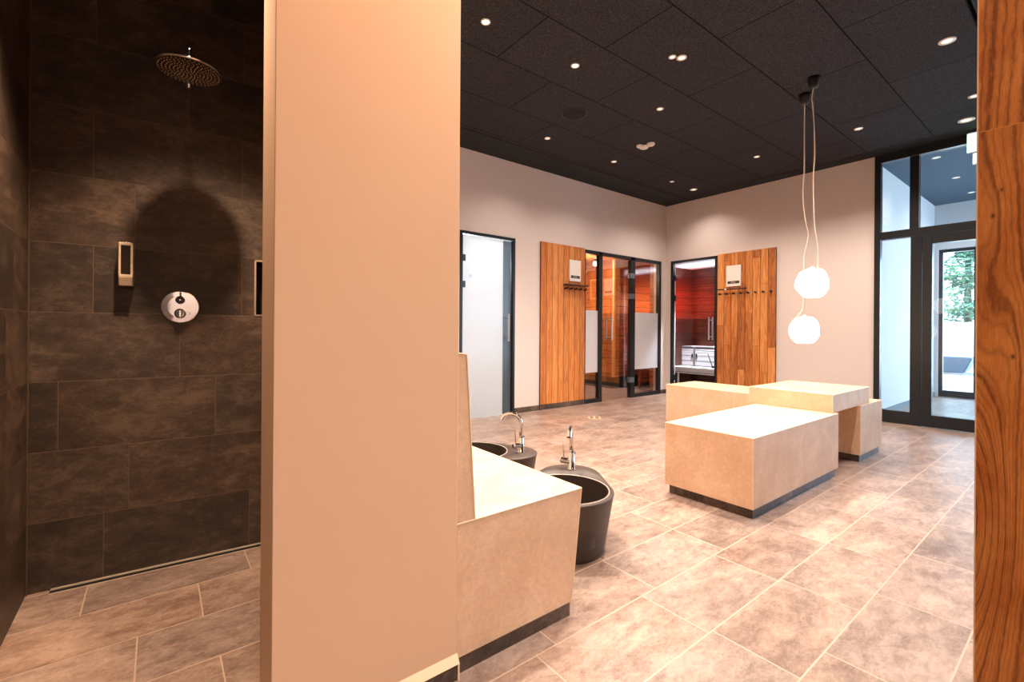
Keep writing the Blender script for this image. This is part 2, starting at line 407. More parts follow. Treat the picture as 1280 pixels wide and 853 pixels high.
# ------------------------------------------------------------------ main room walls
b = BM()
T = .14
box(b, .60, 2.938, YL, YL + T, 0, H); box(b, 2.938, 3.80, YL, YL + T, 2.355, H)
box(b, 3.80, 5.136, YL, YL + T, 0, H); box(b, 5.136, 7.114, YL, YL + T, 2.36, H); box(b, 7.114, XR, YL, YL + T, 0, H)
struct('wall_left', b, m_wall, 'greige plaster wall above the frosted door and glass sauna front', 'wall')
b = BM()
box(b, XR, XR + T, 4.752, YL + T, 0, H); box(b, XR, XR + T, 3.886, 4.752, 2.37, H); box(b, XR, XR + T, 1.80, 3.886, 0, H)
struct('wall_back', b, m_wall, 'greige plaster wall behind the pendant lamps', 'wall')
struct('wall_right', box(BM(), -1.0, XR, -3.2, -3.06, 0, H), m_wall)
struct('wall_rear', box(BM(), -1.14, -1.0, -3.2, 2.9, 0, H), m_wall)
# partition in front of the shower
struct('wall_bench_side', box(BM(), .60, .771, 1.445, YL, 0, H), m_part)
b = BM(); box(b, .231, .772, 1.28, 1.445, 0, H, .002)
struct('wall_partition', b, m_part, 'tall warm beige plaster partition between shower and bench', 'wall')
b = BM(); prism = [(.225, .0), (.225, .0)]
box(b, .222, .768, 1.268, 1.28, 0, .052)
struct('baseboard_partition', b, m_skirt, 'dark stone skirting strip at the foot of the beige partition', 'baseboard')
b = BM()
A = [b.verts.new(c) for c in ((.222, 1.264, .052), (.774, 1.264, .052), (.774, 1.2795, .078), (.222, 1.2795, .078), (.222, 1.2795, .050), (.774, 1.2795, .050))]
for f in ((0, 1, 2, 3), (0, 3, 4), (1, 5, 2), (0, 4, 5, 1)): b.faces.new([A[i] for i in f])
box(b, .768, .774, 1.264, 1.28, 0, .053)
struct('trim_1', b, m_bead, 'pale bevelled cap on the partition skirting', 'trim')
# baseboards
b = BM(); box(b, 3.80, 4.243, YL - .012, YL, 0, .07)
box(b, 7.114, XR - .0, YL - .012, YL, 0, .07)
struct('baseboard_left', b, m_skirt)
b = BM(); box(b, XR - .012, XR, 4.752, YL - .012, 0, .07); box(b, XR - .012, XR, 1.80, 2.975, 0, .07)
struct('baseboard_back', b, m_skirt)
# ------------------------------------------------------------------ ceiling
struct('ceiling', box(BM(), .772, 7.0, .58, 4.37, H, H + .1), m_ceil, 'black acoustic panel ceiling in staggered rows', 'ceiling')
b = BM(); box(b, .60, XR, 4.385, YL + T, H + .0, H + .1); box(b, 7.012, XR + T, -3.2, 4.385, H, H + .1)
box(b, -1.14, 7.012, -3.2, .56, H, H + .1); box(b, -1.14, .772, .56, 1.46, H, H + .1)
box(b, .58, 7.1, .5, 4.5, H + .1, H + .16)
struct('ceiling_border', b, m_border, 'smooth dark painted ceiling margin around the black panels', 'ceiling')
struct('light_leak_slab', box(BM(), -2, 11.3, -3.4, 9.2, 3.75, 3.9), m_border)  # unseen slab added over all rooms to stop light leaks
# ------------------------------------------------------------------ shower
p0 = Vector((-.424, 2.749, 0)); p1 = Vector((.62, 2.6745, 0)); d = (p1 - p0).normalized(); nrm = Vector((d.y, -d.x, 0))
def wallpt(s_, off, z):  # along the shower wall, off = distance into the room
    return p0 + d * s_ + nrm * off + Vector((0, 0, z))
def wall_matrix(s_, off, z):
    q = wallpt(s_, off, z); M = Matrix.Identity(4)
    M.col[0][:3] = d; M.col[1][:3] = -nrm; M.col[2][:3] = (0, 0, 1); M.col[3][:3] = q
    return M
SH = 2.85
b = BM()
# back wall with the niche opening
n0, n1, z0, z1 = .824, .98, 1.193, 1.476
def wbox(bm, s0, s1, o0, o1, za, zb, mi=0, bev=0):
    t = BM(); box(t, s0, s1, -o1, -o0, za, zb, bev); merge(bm, t, mi, wall_matrix(0, 0, 0))
wbox(b, -.2, n0, -.16, 0, 0, SH + .4); wbox(b, n1, 1.08, -.16, 0, 0, SH + .4); wbox(b, n0, n1, -.16, 0, 0, z0); wbox(b, n0, n1, -.16, 0, z1, SH + .4)
wbox(b, n0 - .02, n1 + .02, -.17, -.10, z0 - .02, z1 + .02)
struct('wall_shower', b, m_shwall, 'dark brown stone tiled wall behind the shower', 'wall')
b = BM(); box(b, -.58, -.43, -.6, 2.90, 0, SH + .4)
struct('wall_shower_side', b, m_shwallL, 'dark tiled side wall at the far left of the shower', 'wall')
b = BM(); box(b, .596, .60, 1.45, 2.68, 0, SH + .4)
struct('wall_shower_inner', b, m_shwall)
struct('ceiling_shower', box(BM(), -.58, .6, 1.45, 2.95, SH, SH + .1), m_border)
t = thing('wall_niche', 'black wall niche with a thin steel frame beside the partition edge', 'niche', wallpt(n0, 0, z0))
t.rotation_euler = (0, 0, math.atan2(d.y, d.x))
w_, h_ = n1 - n0, z1 - z0
b = BM(); box(b, 0, w_, .094, .098, 0, h_); box(b, 0, .003, 0, .094, 0, h_); box(b, w_ - .003, w_, 0, .094, 0, h_); box(b, 0, w_, 0, .094, 0, .003); box(b, 0, w_, 0, .094, h_ - .003, h_)
obj('niche_lining', b, m_black, t)
b = BM(); box(b, -.004, .004, -.003, .004, -.004, h_ + .004); box(b, w_ - .004, w_ + .004, -.003, .004, -.004, h_ + .004); box(b, -.004, w_ + .004, -.003, .004, -.004, .004); box(b, -.004, w_ + .004, -.003, .004, h_ - .004, h_ + .004)
obj('niche_frame', b, m_steel, t)
# corner joint strip and drain channel
struct('trim_2', cyl(BM(), (-.4275, 2.744, 0), (-.4275, 2.744, SH), .004, n=8), plain('corner_silicone', lin(74, 60, 48), .5), 'brown sealed corner joint between the two shower walls', 'trim')
t = thing('floor_drain', 'long slim steel drain channel along the foot of the shower wall', 'drain', wallpt(.07, 0, .004)); t.rotation_euler = (0, 0, math.atan2(d.y, d.x))
m_satin = plain('satin_steel', lin(214, 196, 176), .35, .3)
obj('rear_flange', box(BM(), 0, .97, -.011, -.001, 0, .006), m_satin, t)
b = BM(); box(b, 0, .97, -.040, -.012, .0003, .0012); obj('slot', b, m_black, t)
obj('front_flange', box(BM(), 0, .97, -.044, -.040, 0, .0022), m_satin, t)
# shower head
hc = Vector((.095, 2.28, 2.172))
t = thing('rain_shower', 'round chrome rain shower head on a wall arm', 'shower head', hc)
obj('head_plate', lathe(BM(), [(0, .012), (.03, .012), (.09, .008), (.115, .005), (.117, .002), (.116, -.002), (.112, -.004), (0, -.004)], 64), m_chrome, t, True)
obj('spray_face', lathe(BM(), [(.110, -.0045), (.108, -.0055), (0, -.0055)], 64), plain('dark_chrome_face', (.12, .085, .065), .3, .9), t, True)
b = BM()
for k in range(1, 9):
    cnt = 6 * k if k < 6 else int(5.3 * k)
    for j in range(cnt):
        a = 2 * PI * j / cnt + k * .1; r = .0128 * k
        cyl(b, (r * math.cos(a), r * math.sin(a), -.0055), (r * math.cos(a), r * math.sin(a), -.0085), .0019, .0013, 6)
cyl(b, (0, 0, -.0055), (0, 0, -.0085), .0019, n=6)
obj('nozzles', b, plain('silicone_nozzle_glint', lin(255, 240, 225), .35), t)  # pale silicone, whitened to stand in for glossy reflections
b = BM(); tgt = wallpt(.538, .005, 2.292) - hc
pts = [(0, 0, .01), (0, 0, .08)] + [(tgt.x * .1 * (1 - math.cos(a)) / 1, .045 * (1 - math.cos(a)), .08 + .04 * math.sin(a)) for a in (.4, .8, 1.2, 1.57)] + [tuple(tgt)]
tube(b, pts, .008, 12)
obj('shower_arm', b, m_chrome, t, False)
obj('ball_joint', lathe(BM(), [(0, .03), (.012, .028), (.016, .018), (.018, .010), (0, .010)], 24), m_chrome, t, True)
b = BM(); cyl(b, tgt, tgt + nrm * .006, .017, n=32); obj('wall_rose', b, m_chrome, t)
# soap dispenser
t = thing('soap_dispenser', 'slim chrome soap dispenser with a dark window on the shower wall', 'soap dispenser', wallpt(.3155, 0, 1.310)); t.rotation_euler = (0, 0, math.atan2(d.y, d.x))
b = BM()
wd = .0245; dp = -.072
box(b, -wd, wd, dp, 0, .042, .052, .0015); box(b, -wd, wd, dp, 0, .180, .194, .003); box(b, -wd, -wd + .008, dp, 0, .05, .182, .0015); box(b, wd - .008, wd, dp, 0, .05, .182, .0015)
obj('housing', b, plain('dispenser_white_chrome', lin(232, 214, 184), .22, .35), t)
b = BM(); box(b, -wd + .007, wd - .007, dp + .004, -.002, .05, .182); obj('level_window', b, plain('dark_soap_window', lin(38, 26, 20), .12), t)
b = BM(); box(b, -wd, wd, dp - .002, 0, 0, .042, .004); obj('push_button', b, plain('push_button_grey', lin(170, 150, 130), .3, .6), t)
b = BM(); cyl(b, (0, dp + .02, .194), (0, dp + .02, .199), .008, n=16); box(b, -.012, -.006, dp + .01, dp + .02, .193, .198); box(b, .006, .012, dp + .01, dp + .02, .193, .198); obj('lock', b, m_chrome, t)
# mixer valve
t = thing('shower_mixer', 'round chrome thermostat plate with two knobs on the dark tiles', 'shower valve', wallpt(.511, 0, 1.226)); t.rotation_euler = (0, 0, math.atan2(d.y, d.x))
def ydisc(prof, c=(0, 0, 0), n=48):
    bm = BM(); tt = BM(); lathe(tt, prof, n); merge(bm, tt, 0, Matrix.Translation(c) @ Matrix.Rotation(PI / 2, 4, 'X')); return bm
cp = ydisc([(0, 0), (.075, 0), (.076, .006), (.0745, .0095), (.072, .0102), (.05, .0108), (0, .0112)], n=72)
for f in cp.faces: f.smooth = False
obj('cover_plate', cp, m_chrome, t)
for zz, rr in ((.032, .019), (-.032, .023)):
    kn = obj('knob', ydisc([(0, .010), (rr, .010), (rr, .010), (rr, .038), (rr - .002, .042), (rr - .002, .042), (0, .042)], (0, 0, zz), 32), m_chrome, t)
    bb = BM()
    if zz > 0: cyl(bb, (0, -.026, zz + rr - .002), (0, -.030, zz + rr + .018), .0035, .003, 12)
    else: box(bb, rr - .003, rr + .016, -.034, -.022, zz - .004, zz + .006, .002); box(bb, -.004, .004, -.045, -.041, zz - .015, zz + .015, .001)
    obj('knob_lever', bb, m_chrome, kn)
# ------------------------------------------------------------------ heated seat bench with backrest
t = thing('tiled_bench', 'tan tiled seat bench with sloping backrest beside the two foot basins', 'bench', (.772, 1.285, 0))
Lb = 3.2
b = BM(); prism_y(b, [(0, .052), (.527, .052), (.581, .4935), (0, .4935)], 0, Lb)
bmesh.ops.bevel(b, geom=list(b.edges), offset=.003, segments=2, affect='EDGES')
obj('seat', b, m_bench, t)
b = BM(); prism_y(b, [(0, .4945), (.070, .4945), (.033, 1.046), (0, 1.051)], 0, Lb)
bmesh.ops.bevel(b, geom=list(b.edges), offset=.002, segments=2, affect='EDGES')
obj('backrest', b, m_bench, t)
obj('plinth', box(BM(), 0, .522, .003, Lb, 0, .0515), m_skirt, t)
b = BM()
bd = .0026
def bead(bm, a, c, r=.0026): cyl(bm, a, c, r, n=8)
bead(b, (0, 0, .4925), (.579, 0, .4925)); bead(b, (.5805, 0, .4925), (.527, 0, .053)); bead(b, (.0705, 0, .495), (.0345, 0, 1.045)); bead(b, (.581, 0, .4925), (.581, Lb, .4925)); bead(b, (0.002, 0, 1.05), (.034, 0, 1.0455))
obj('edge_beads', b, m_bead, t)
# ------------------------------------------------------------------ tiled block seats in the room
def block(name, label, x0, x1, y0, y1, z0, z1, plinth=True, seam=None, beads=((1, 0), (0, 0))):
    t = thing(name, label, 'bench', (x0, y0, 0))
    w, l = x1 - x0, y1 - y0
    b = BM(); box(b, 0, w, 0, l, z0, z1, .0025); obj('seat_block' if plinth else 'slab', b, m_bench, t)
    b = BM()
    for a, c in (((0, 0, z1), (w, 0, z1)), ((0, 0, z1), (0, l, z1)), ((0, 0, z0), (0, 0, z1)), ((w, 0, z0), (w, 0, z1)), ((w, 0, z1), (w, l, z1)), ((0, l, z0), (0, l, z1)), ((0, l, z1), (w, l, z1))):
        k = .0015
        s_ = lambda p: (min(max(p[0], k), w - k), min(max(p[1], k), l - k), min(max(p[2], z0 + k), z1 - k))
        bead(b, s_(a), s_(c), .0024)
    if seam: bead(b, (.0005, seam - y0, z0), (.0005, seam - y0, z1), .0018)
    obj('edge_beads', b, m_bead, t)
    if plinth:
        obj('plinth', box(BM(), .028, w - .028, .016, l - .02, 0, z0), m_skirt, t)
    return t
block('tiled_bench', 'large low tan tiled block bench in front, nearest the camera in the room', 2.803, 4.225, 1.272, 1.872, .062, .4895)
block('tiled_bench', 'long tan tiled bench at the back of the block group, towards the sauna door', 4.79, 5.405, 1.28, 3.185, .062, .4895, seam=2.375)
block('stone_table_slab', 'raised tan slab bridging the two tiled block benches', 4.186, 5.09, 1.298, 1.945, .4905, .633, plinth=False)
# ------------------------------------------------------------------ foot basins
BZ = .312
def egg(a, R=.25, r=.17, dd=.26):
    a = (a + PI) % (2 * PI) - PI; al = math.acos((R - r) / dd); aa = abs(a)
    # circle of radius r at distance dd along angle 0, hull with circle R at origin
    tan_pt = math.atan2(r * math.sin(al), dd + r * math.cos(al))
    if aa <= tan_pt: return dd * math.cos(aa) + math.sqrt(max(0, r * r - (dd * math.sin(aa)) ** 2))
    if aa <= al: return R / math.cos(al - aa)
    return R
def make_basin(label):
    t = thing('foot_basin', label, 'foot basin', group='foot basins beside the seat bench')
    n = 96; A = [2 * PI * k / n for k in range(n)]
    def ring(bm, sc, z, cx=0, inset=0): return [bm.verts.new((cx + (egg(a) * sc - inset) * math.cos(a), (egg(a) * sc - inset) * math.sin(a), z)) for a in A]
    def circ(bm, r, z): return [bm.verts.new((r * math.cos(a), r * math.sin(a), z)) for a in A]
    def loft(bm, rs, mi=0):
        for P, Q in zip(rs, rs[1:]):
            for k in range(n):
                f = bm.faces.new((P[k], P[(k + 1) % n], Q[(k + 1) % n], Q[k])); f.smooth = True
    b = BM(); rs = [ring(b, .80, 0, .035), ring(b, .81, .012, .034), ring(b, .985, BZ - .02, .002), ring(b, 1, BZ - .008), ring(b, 1, BZ - .003, 0, .002), ring(b, 1, BZ, 0, .006), circ(b, .2325, BZ), circ(b, .231, BZ - .006), circ(b, .2295, BZ - .012)]
    loft(b, rs); b.faces.new(rs[0][::-1])
    obj('basin_body', b, m_basin, t)
    b = BM(); rs = [circ(b, .2295, BZ - .010), circ(b, .229, BZ + .001), circ(b, .2255, BZ + .002), circ(b, .222, BZ - .001)]; loft(b, rs)
    obj('basin_lip', b, m_lip, t)
    b = BM(); rs = [circ(b, .222, BZ - .001), circ(b, .214, .16), circ(b, .195, .07), circ(b, .16, .045), circ(b, .02, .04)]; loft(b, rs); b.faces.new(rs[-1])
    bo = obj('bowl', b, m_bowl, t)
    b = BM(); cyl(b, (0, 0, .0405), (0, 0, .044), .028, n=24); obj('waste_plug', b, m_chrome, bo)
    return t
def add_faucet(t, base, spout_a, knob_a):
    """base and angles in the basin's own frame"""
    bx, by = base; z0 = BZ
    sx, sy = math.cos(spout_a), math.sin(spout_a); kx, ky = math.cos(knob_a), math.sin(knob_a)
    f = obj('faucet', lathe(BM(), [(0, 0), (.024, 0), (.024, .004), (.0185, .006), (.0185, .098), (.017, .101), (.0115, .103), (0, .103)], 32, (bx, by, z0)), m_chrome, t, True)
    b = BM(); pts = [(bx, by, z0 + .10), (bx, by, z0 + .14), (bx, by, z0 + .185)]
    R_ = .068
    for k in range(1, 15):
        a = k / 14 * 2.65
        pts.append((bx + sx * R_ * (1 - math.cos(a)), by + sy * R_ * (1 - math.cos(a)), z0 + .188 + R_ * math.sin(a)))
    tube(b, pts, .0125, 16); obj('spout', b, m_chrome, f)
    b = BM(); e = pts[-1]; e2 = pts[-2]; dv = (Vector(e) - Vector(e2)).normalized()
    cyl(b, Vector(e) - dv * .03, Vector(e) + dv * .006, .0142, n=16); obj('aerator', b, m_chrome, f)
    b = BM(); cyl(b, (bx + kx * .010, by + ky * .010, z0 + .045), (bx + kx * .060, by + ky * .060, z0 + .050), .0175, .0185, 24)
    cyl(b, (bx + kx * .060, by + ky * .060, z0 + .050), (bx + kx * .066, by + ky * .066, z0 + .0505), .0185, .012, 24)
    obj('valve_knob', b, m_chrome, f)
    b = BM(); cyl(b, (bx + kx * .044, by + ky * .044, z0 + .066), (bx + kx * .050, by + ky * .050, z0 + .150), .0042, .0032, 12); obj('lever', b, m_chrome, f)
    b = BM(); cyl(b, (bx - kx * .008, by - ky * .008, z0 + .095), (bx - kx * .024, by - ky * .024, z0 + .100), .009, .008, 16); obj('diverter', b, m_chrome, f)
t1 = make_basin('round dark foot basin with chrome tap, nearer of the two beside the bench')
a1 = math.radians(39); t1.location = (1.665, 1.70, 0); t1.rotation_euler = (0, 0, a1)
add_faucet(t1, (.335, 0), PI, math.radians(129) - a1)
t2 = make_basin('round dark foot basin with chrome tap, farther one half hidden behind the seat')
a2 = math.radians(-45); t2.location = (1.69, 2.60, 0); t2.rotation_euler = (0, 0, a2)
add_faucet(t2, (.322, 0), PI, math.radians(178) - a2)
# ------------------------------------------------------------------ door_1 frosted steam room door
def door_frame(bm, x0, x1, z1, w, y0, y1, bottom=False, axis='x'):
    bx = (lambda a, b_, c, d_, e, f: box(bm, a, b_, c, d_, e, f, .002)) if axis == 'x' else (lambda a, b_, c, d_, e, f: box(bm, c, d_, a, b_, e, f, .002))
    bx(x0, x0 + w, y0, y1, 0, z1); bx(x1 - w, x1, y0, y1, 0, z1); bx(x0 + w, x1 - w, y0, y1, z1 - w, z1)
    if bottom: bx(x0 + w, x1 - w, y0, y1, 0, w)
def bar_handle(parent, x, z0, z1, y, out, axis='x', m=None, both=True):
    """two-sided bar handle; y = glass plane, out = direction to the room"""
    P = (lambda a, b_, c: (a, b_, c)) if axis == 'x' else (lambda a, b_, c: (b_, a, c))
    b = BM()
    cyl(b, P(x, y + out * .065, z0), P(x, y + out * .065, z1), .0125, n=16)
    for zz in (z0 + .05, z1 - .05): cyl(b, P(x, y - out * (.05 if both else 0), zz), P(x, y + out * .065, zz), .008, n=12)
    if both: cyl(b, P(x, y - out * .05, z0), P(x, y - out * .05, z1), .0125, n=16)
    return obj('handle', b, m or m_steel, parent)
t = thing('door_1', 'white frosted glass steam room door in a slim black frame', 'door', kind='structure')
b = BM(); door_frame(b, 2.938, 3.800, 2.355, .038, YL - .012, YL + .05); obj('door_frame', b, m_alu, t)
gl = obj('frosted_pane', box(BM(), 2.979, 3.612, YL + .012, YL + .022, .008, 2.312), m_frostd, t)
obj('clear_pane', box(BM(), 3.614, 3.758, YL + .034, YL + .042, .008, 2.312), m_strip, t)
bar_handle(t, 3.665, .975, 1.335, YL + .016, -1)
for z_ in (2.02, 1.69, .32):
    obj('hinge', box(BM(), 2.965, 3.02, YL - .006, YL + .03, z_ - .04, z_ + .04, .003), plain('dark_hinge', lin(70, 70, 68), .35, .5), t)
b = BM(); cyl(b, (3.10, YL + .011, 1.80), (3.10, YL + .005, 1.80), .018, n=20); obj('glass_button', b, m_steel, t)
# ------------------------------------------------------------------ door_2 sauna front
t = thing('door_2', 'three part glass sauna front with black frame next to the left timber panel', 'door', kind='structure')
b = BM(); yf0, yf1 = YL - .015, YL + .05
zt = 2.362
box(b, 5.138, 5.168, yf0, yf1, 0, zt, .002); box(b, 5.472, 5.548, yf0, yf1, 0, zt, .002); box(b, 6.262, 6.372, yf0, yf1, 0, zt, .002); box(b, 7.052, 7.112, yf0, yf1, 0, zt, .002)
box(b, 5.168, 7.052, yf0, yf1, zt - .055, zt, .002); box(b, 5.168, 5.472, yf0, yf1, 0, .06, .002); box(b, 6.372, 7.052, yf0, yf1, 0, .06, .002)
obj('door_frame', b, m_alu, t)
for xa, xb in ((5.168, 5.472), (6.372, 7.052)):
    pn = obj('glass_pane', box(BM(), xa, xb, YL + .015, YL + .023, .06, zt - .055), m_glassdk, t)
    obj('frosted_band', box(BM(), xa + .002, xb - .002, YL + .0115, YL + .0145, .47, 1.435), m_frost, pn)
obj('door_leaf', box(BM(), 5.552, 6.258, YL + .014, YL + .022, .012, zt - .060), m_glassdk, t)
bar_handle(t, 5.742, .97, 1.35, YL + .018, -1)
for z_ in (2.045, 1.70, .30): obj('hinge', box(BM(), 6.235, 6.345, YL - .024, YL + .03, z_ - .042, z_ + .042, .003), plain('blued_hinge', lin(120, 138, 152), .35, .6), t)
b = BM(); cyl(b, (6.484, YL + .0115, 1.01), (6.484, YL + .004, 1.01), .018, n=20); obj('glass_button', b, m_white, t)
# ------------------------------------------------------------------ sauna 1 interior
SY0 = YL + T
b = BM(); box(b, 4.6, 8.9, 7.3, 7.4, 0, 2.5); struct('wall_sauna_back', b, m_sauna, 'orange brown boarded wall inside the left sauna', 'wall')
b = BM(); box(b, 4.5, 4.6, SY0, 7.4, 0, 2.5); struct('wall_sauna_left', b, m_saunay)
# projecting inner corner
b = BM(); box(b, 6.98, 8.9, 5.80, 5.86, .22, 2.5); struct('wall_sauna_front', b, m_sauna, 'timber boarded inner wall with projecting corner behind the sauna door', 'wall')
b = BM(); box(b, 6.98, 7.04, 5.86, 7.3, .22, 2.5); struct('wall_sauna_corner', b, m_saunay)
b = BM(); box(b, 6.96, 8.9, 5.785, 5.86, 0, .22); box(b, 6.96, 7.04, 5.86, 7.3, 0, .22); box(b, 4.6, 6.96, 7.27, 7.3, 0, .22); struct('baseboard_sauna', b, m_black)
struct('trim_3', box(BM(), 6.955, 6.998, 5.775, 5.83, .22, 2.5, .003), plain('pale_corner_batten', lin(232, 180, 124), .5), 'pale vertical timber batten on the inner sauna corner', 'trim')
b = BM(); box(b, 7.114, 8.9, SY0 + .0, SY0 + .08, 0, 2.5); struct('wall_sauna_right', b, m_sauna)
b = BM(); box(b, 8.9, 9.0, SY0, 5.86, 0, 2.5); struct('wall_sauna_end', b, m_saunay)
struct('ceiling_sauna', box(BM(), 4.5, 9.0, SY0, 7.4, 2.5, 2.56), m_saunac, 'orange timber board ceiling of the left sauna', 'ceiling')
# timber slot window frame on the back wall, thermometer, lamp
t = thing('wall_grille', 'small pale framed timber grille on the sauna wall behind the door handle', 'grille', (6.98, 6.25, 1.75))
b = BM(); box(b, -.018, 0, -.16, .16, 0, .025, .003); box(b, -.018, 0, -.16, .16, .38, .405, .003); box(b, -.018, 0, -.16, -.135, .025, .38, .003); box(b, -.018, 0, .135, .16, .025, .38, .003)
obj('grille_frame', b, plain('pale_timber_frame', lin(206, 150, 100), .5), t)
b = BM()
for k in range(5): box(b, -.012, 0, -.135, .135, .045 + k * .068, .085 + k * .068, .003)
obj('slats', b, m_saunay, t)
for i, (xx, lab) in enumerate(((6.98, 'left'), (7.12, 'right'))):
    t = thing('sauna_gauge', 'small round brass gauge on the sauna corner wall, ' + lab + ' of the pair', 'thermometer', (7.10 + i * .15, 5.80, 1.95), group='brass gauges on the sauna wall')
    b = BM(); cyl(b, (0, 0, 0), (0, -.02, 0), .055, n=28); cyl(b, (0, -.02, 0), (0, -.026, 0), .055, .046, 28); obj('gauge_case', b, m_brass, t)
    b = BM(); cyl(b, (0, -.0262, 0), (0, -.0275, 0), .044, n=28); obj('gauge_dial', b, plain('gauge_face', lin(190, 160, 100), .4), t)
    b = BM(); box(b, -.003, .003, -.031, -.0275, -.005, .036); obj('gauge_needle', b, m_brass, t)
t = thing('sauna_lamp', 'small glowing round lamp high inside the left sauna', 'lamp', (6.72, 6.05, 2.42))
obj('lamp_globe', lathe(BM(), [(0, -.045), (.03, -.04), (.045, -.02), (.045, .02), (.03, .04), (0, .045)], 20), emis('sauna_bulb', (1, .82, .62), 14), t, True)
obj('lamp_base', lathe(BM(), [(0, .08), (.04, .08), (.04, .045), (0, .04)], 20), m_blackm, t, True)
# benches of sauna 1, seen through the right pane
t = thing('sauna_bench', 'orange timber bench in the left sauna behind the right glass pane', 'bench', (7.3, 5.40, 0))
for k_ in (.1, 1.3): obj('leg', box(BM(), k_, k_ + .05, .1, .15, 0, .42, .002), m_sauna, t)
b = BM()
for k in range(4): box(b, 0, 1.5, k * .09, k * .09 + .075, .42, .45, .004)
obj('bench_seat', b, m_sauna, t)
b = BM()
for k in range(3): box(b, 0, 1.5, .0, .02, .12 + k * .1, .205 + k * .1, .003)
obj('bench_front', b, m_sauna, t)
# ------------------------------------------------------------------ timber wall panels
t = thing('timber_cladding', 'left timber board wall panel between the frosted door and glass sauna', 'wall panel', (4.245, YL - .025, 0), group='timber wall panels beside the sauna doors')
b = BM()
xs = 0.0
for k in range(8):
    box(b, xs + .0015, xs + .1100, 0, .024, .075, 2.372, .0015); xs += .1115
o = obj('boards', b, m_panelL, t)
obj('panel_plinth', box(BM(), 0, .891, .002, .024, 0, .075), m_skirt, t)
t = thing('timber_cladding', 'right timber board wall panel between the sauna door and pendants', 'wall panel', (XR - .025, 2.98, 0), group='timber wall panels beside the sauna doors')
b = BM()
for k in range(8): box(b, .0, .024, k * .1125 + .0015, k * .1125 + .111, .075, 2.38, .0015)
obj('boards', b, m_panelR, t)
obj('panel_plinth', box(BM(), .002, .024, 0, .90, 0, .075), m_skirt, t)
# notice boards
def notice(label, loc, rz, w, h, z):
    t = thing('notice_board', label, 'sign', (*loc, z), rz, 'white notice boards on the timber panels')
    obj('board', box(BM(), -w / 2, w / 2, -.018, 0, 0, h, .003), m_white, t)
    o = obj('name_strip', box(BM(), -w / 2 + .025, w / 2 - .025, -.0205, -.018, .045, .085), plain('dark_strip', lin(58, 46, 46), .4), t)
    b = BM()
    for i, (a, c) in enumerate(((-.045, -.012), (-.006, .008), (.014, .035))): box(b, a, c, -.0215, -.0205, .056, .062)
    for a, c in ((-.036, -.020), (-.015, .004), (.010, .026)): box(b, a, c, -.0215, -.0205, .068, .074)
    obj('lettering', b, plain('pale_print', lin(200, 190, 186), .5), o)
    return t
notice('tall white notice board with dark strip on the left timber panel', (4.91, YL - .025), 0, .235, .315, 1.852)
notice('square white notice board with dark strip on the right timber panel', (XR - .025, 3.607), -PI / 2, .235, .335, 1.84)
# coat rails
t = thing('coat_rail', 'dark projecting coat rail with five pegs on the left timber panel', 'coat rack', (4.68, YL - .025, 0), group='coat rails below the notice boards')
obj('rail', box(BM(), 0, .452, -.085, 0, 1.782, 1.800, .002), plain('dark_oiled_rail', lin(70, 36, 22), .5), t)
for k in range(5):
    b = BM(); cyl(b, (.03 + k * .1, 0, 1.735), (.03 + k * .1, -.05, 1.742), .011, n=14); cyl(b, (.03 + k * .1, -.05, 1.742), (.03 + k * .1, -.056, 1.743), .016, n=14); obj('peg', b, m_blackm, t)
t = thing('coat_rail', 'dark coat rail with a row of eight pegs on the right timber panel', 'coat rack', (XR - .025, 2.98, 0), group='coat rails below the notice boards')
b = BM(); cyl(b, (-.045, .41, 1.797), (-.045, .895, 1.797), .0105, n=14)
for yy in (.46, .85): cyl(b, (0, yy, 1.797), (-.045, yy, 1.797), .007, n=10)
obj('rail', b, plain('dark_oiled_rod', lin(48, 28, 22), .5), t)
obj('rail_tag', box(BM(), -.060, -.052, .72, .755, 1.785, 1.808, .002), m_white, t)
for k in range(8):
    yy = .058 + k * .1125
    b = BM(); cyl(b, (0, yy, 1.722), (-.04, yy, 1.727), .011, n=14); cyl(b, (-.04, yy, 1.727), (-.046, yy, 1.728), .016, n=14); obj('peg', b, m_blackm, t)
# ------------------------------------------------------------------ door_3 and sauna 2
t = thing('door_3', 'clear glass sauna door in black frame beside the right timber panel', 'door', kind='structure')
b = BM(); door_frame(b, 3.888, 4.752, 2.368, .045, XR - .012, XR + .05, axis='y'); box(b, XR - .012, XR + .05, 3.933, 4.707, 0, .012); obj('door_frame', b, m_alu, t)
obj('door_leaf', box(BM(), XR + .012, XR + .020, 3.938, 4.700, .016, 2.318), m_glassdk, t)
bar_handle(t, 4.008, .98, 1.36, XR + .016, -1, 'y')
for z_ in (2.065, 1.71, .30): obj('hinge', box(BM(), XR - .02, XR + .03, 4.665, 4.735, z_ - .05, z_ + .05, .003), plain('teal_dark_hinge', lin(44, 60, 70), .35, .6), t)
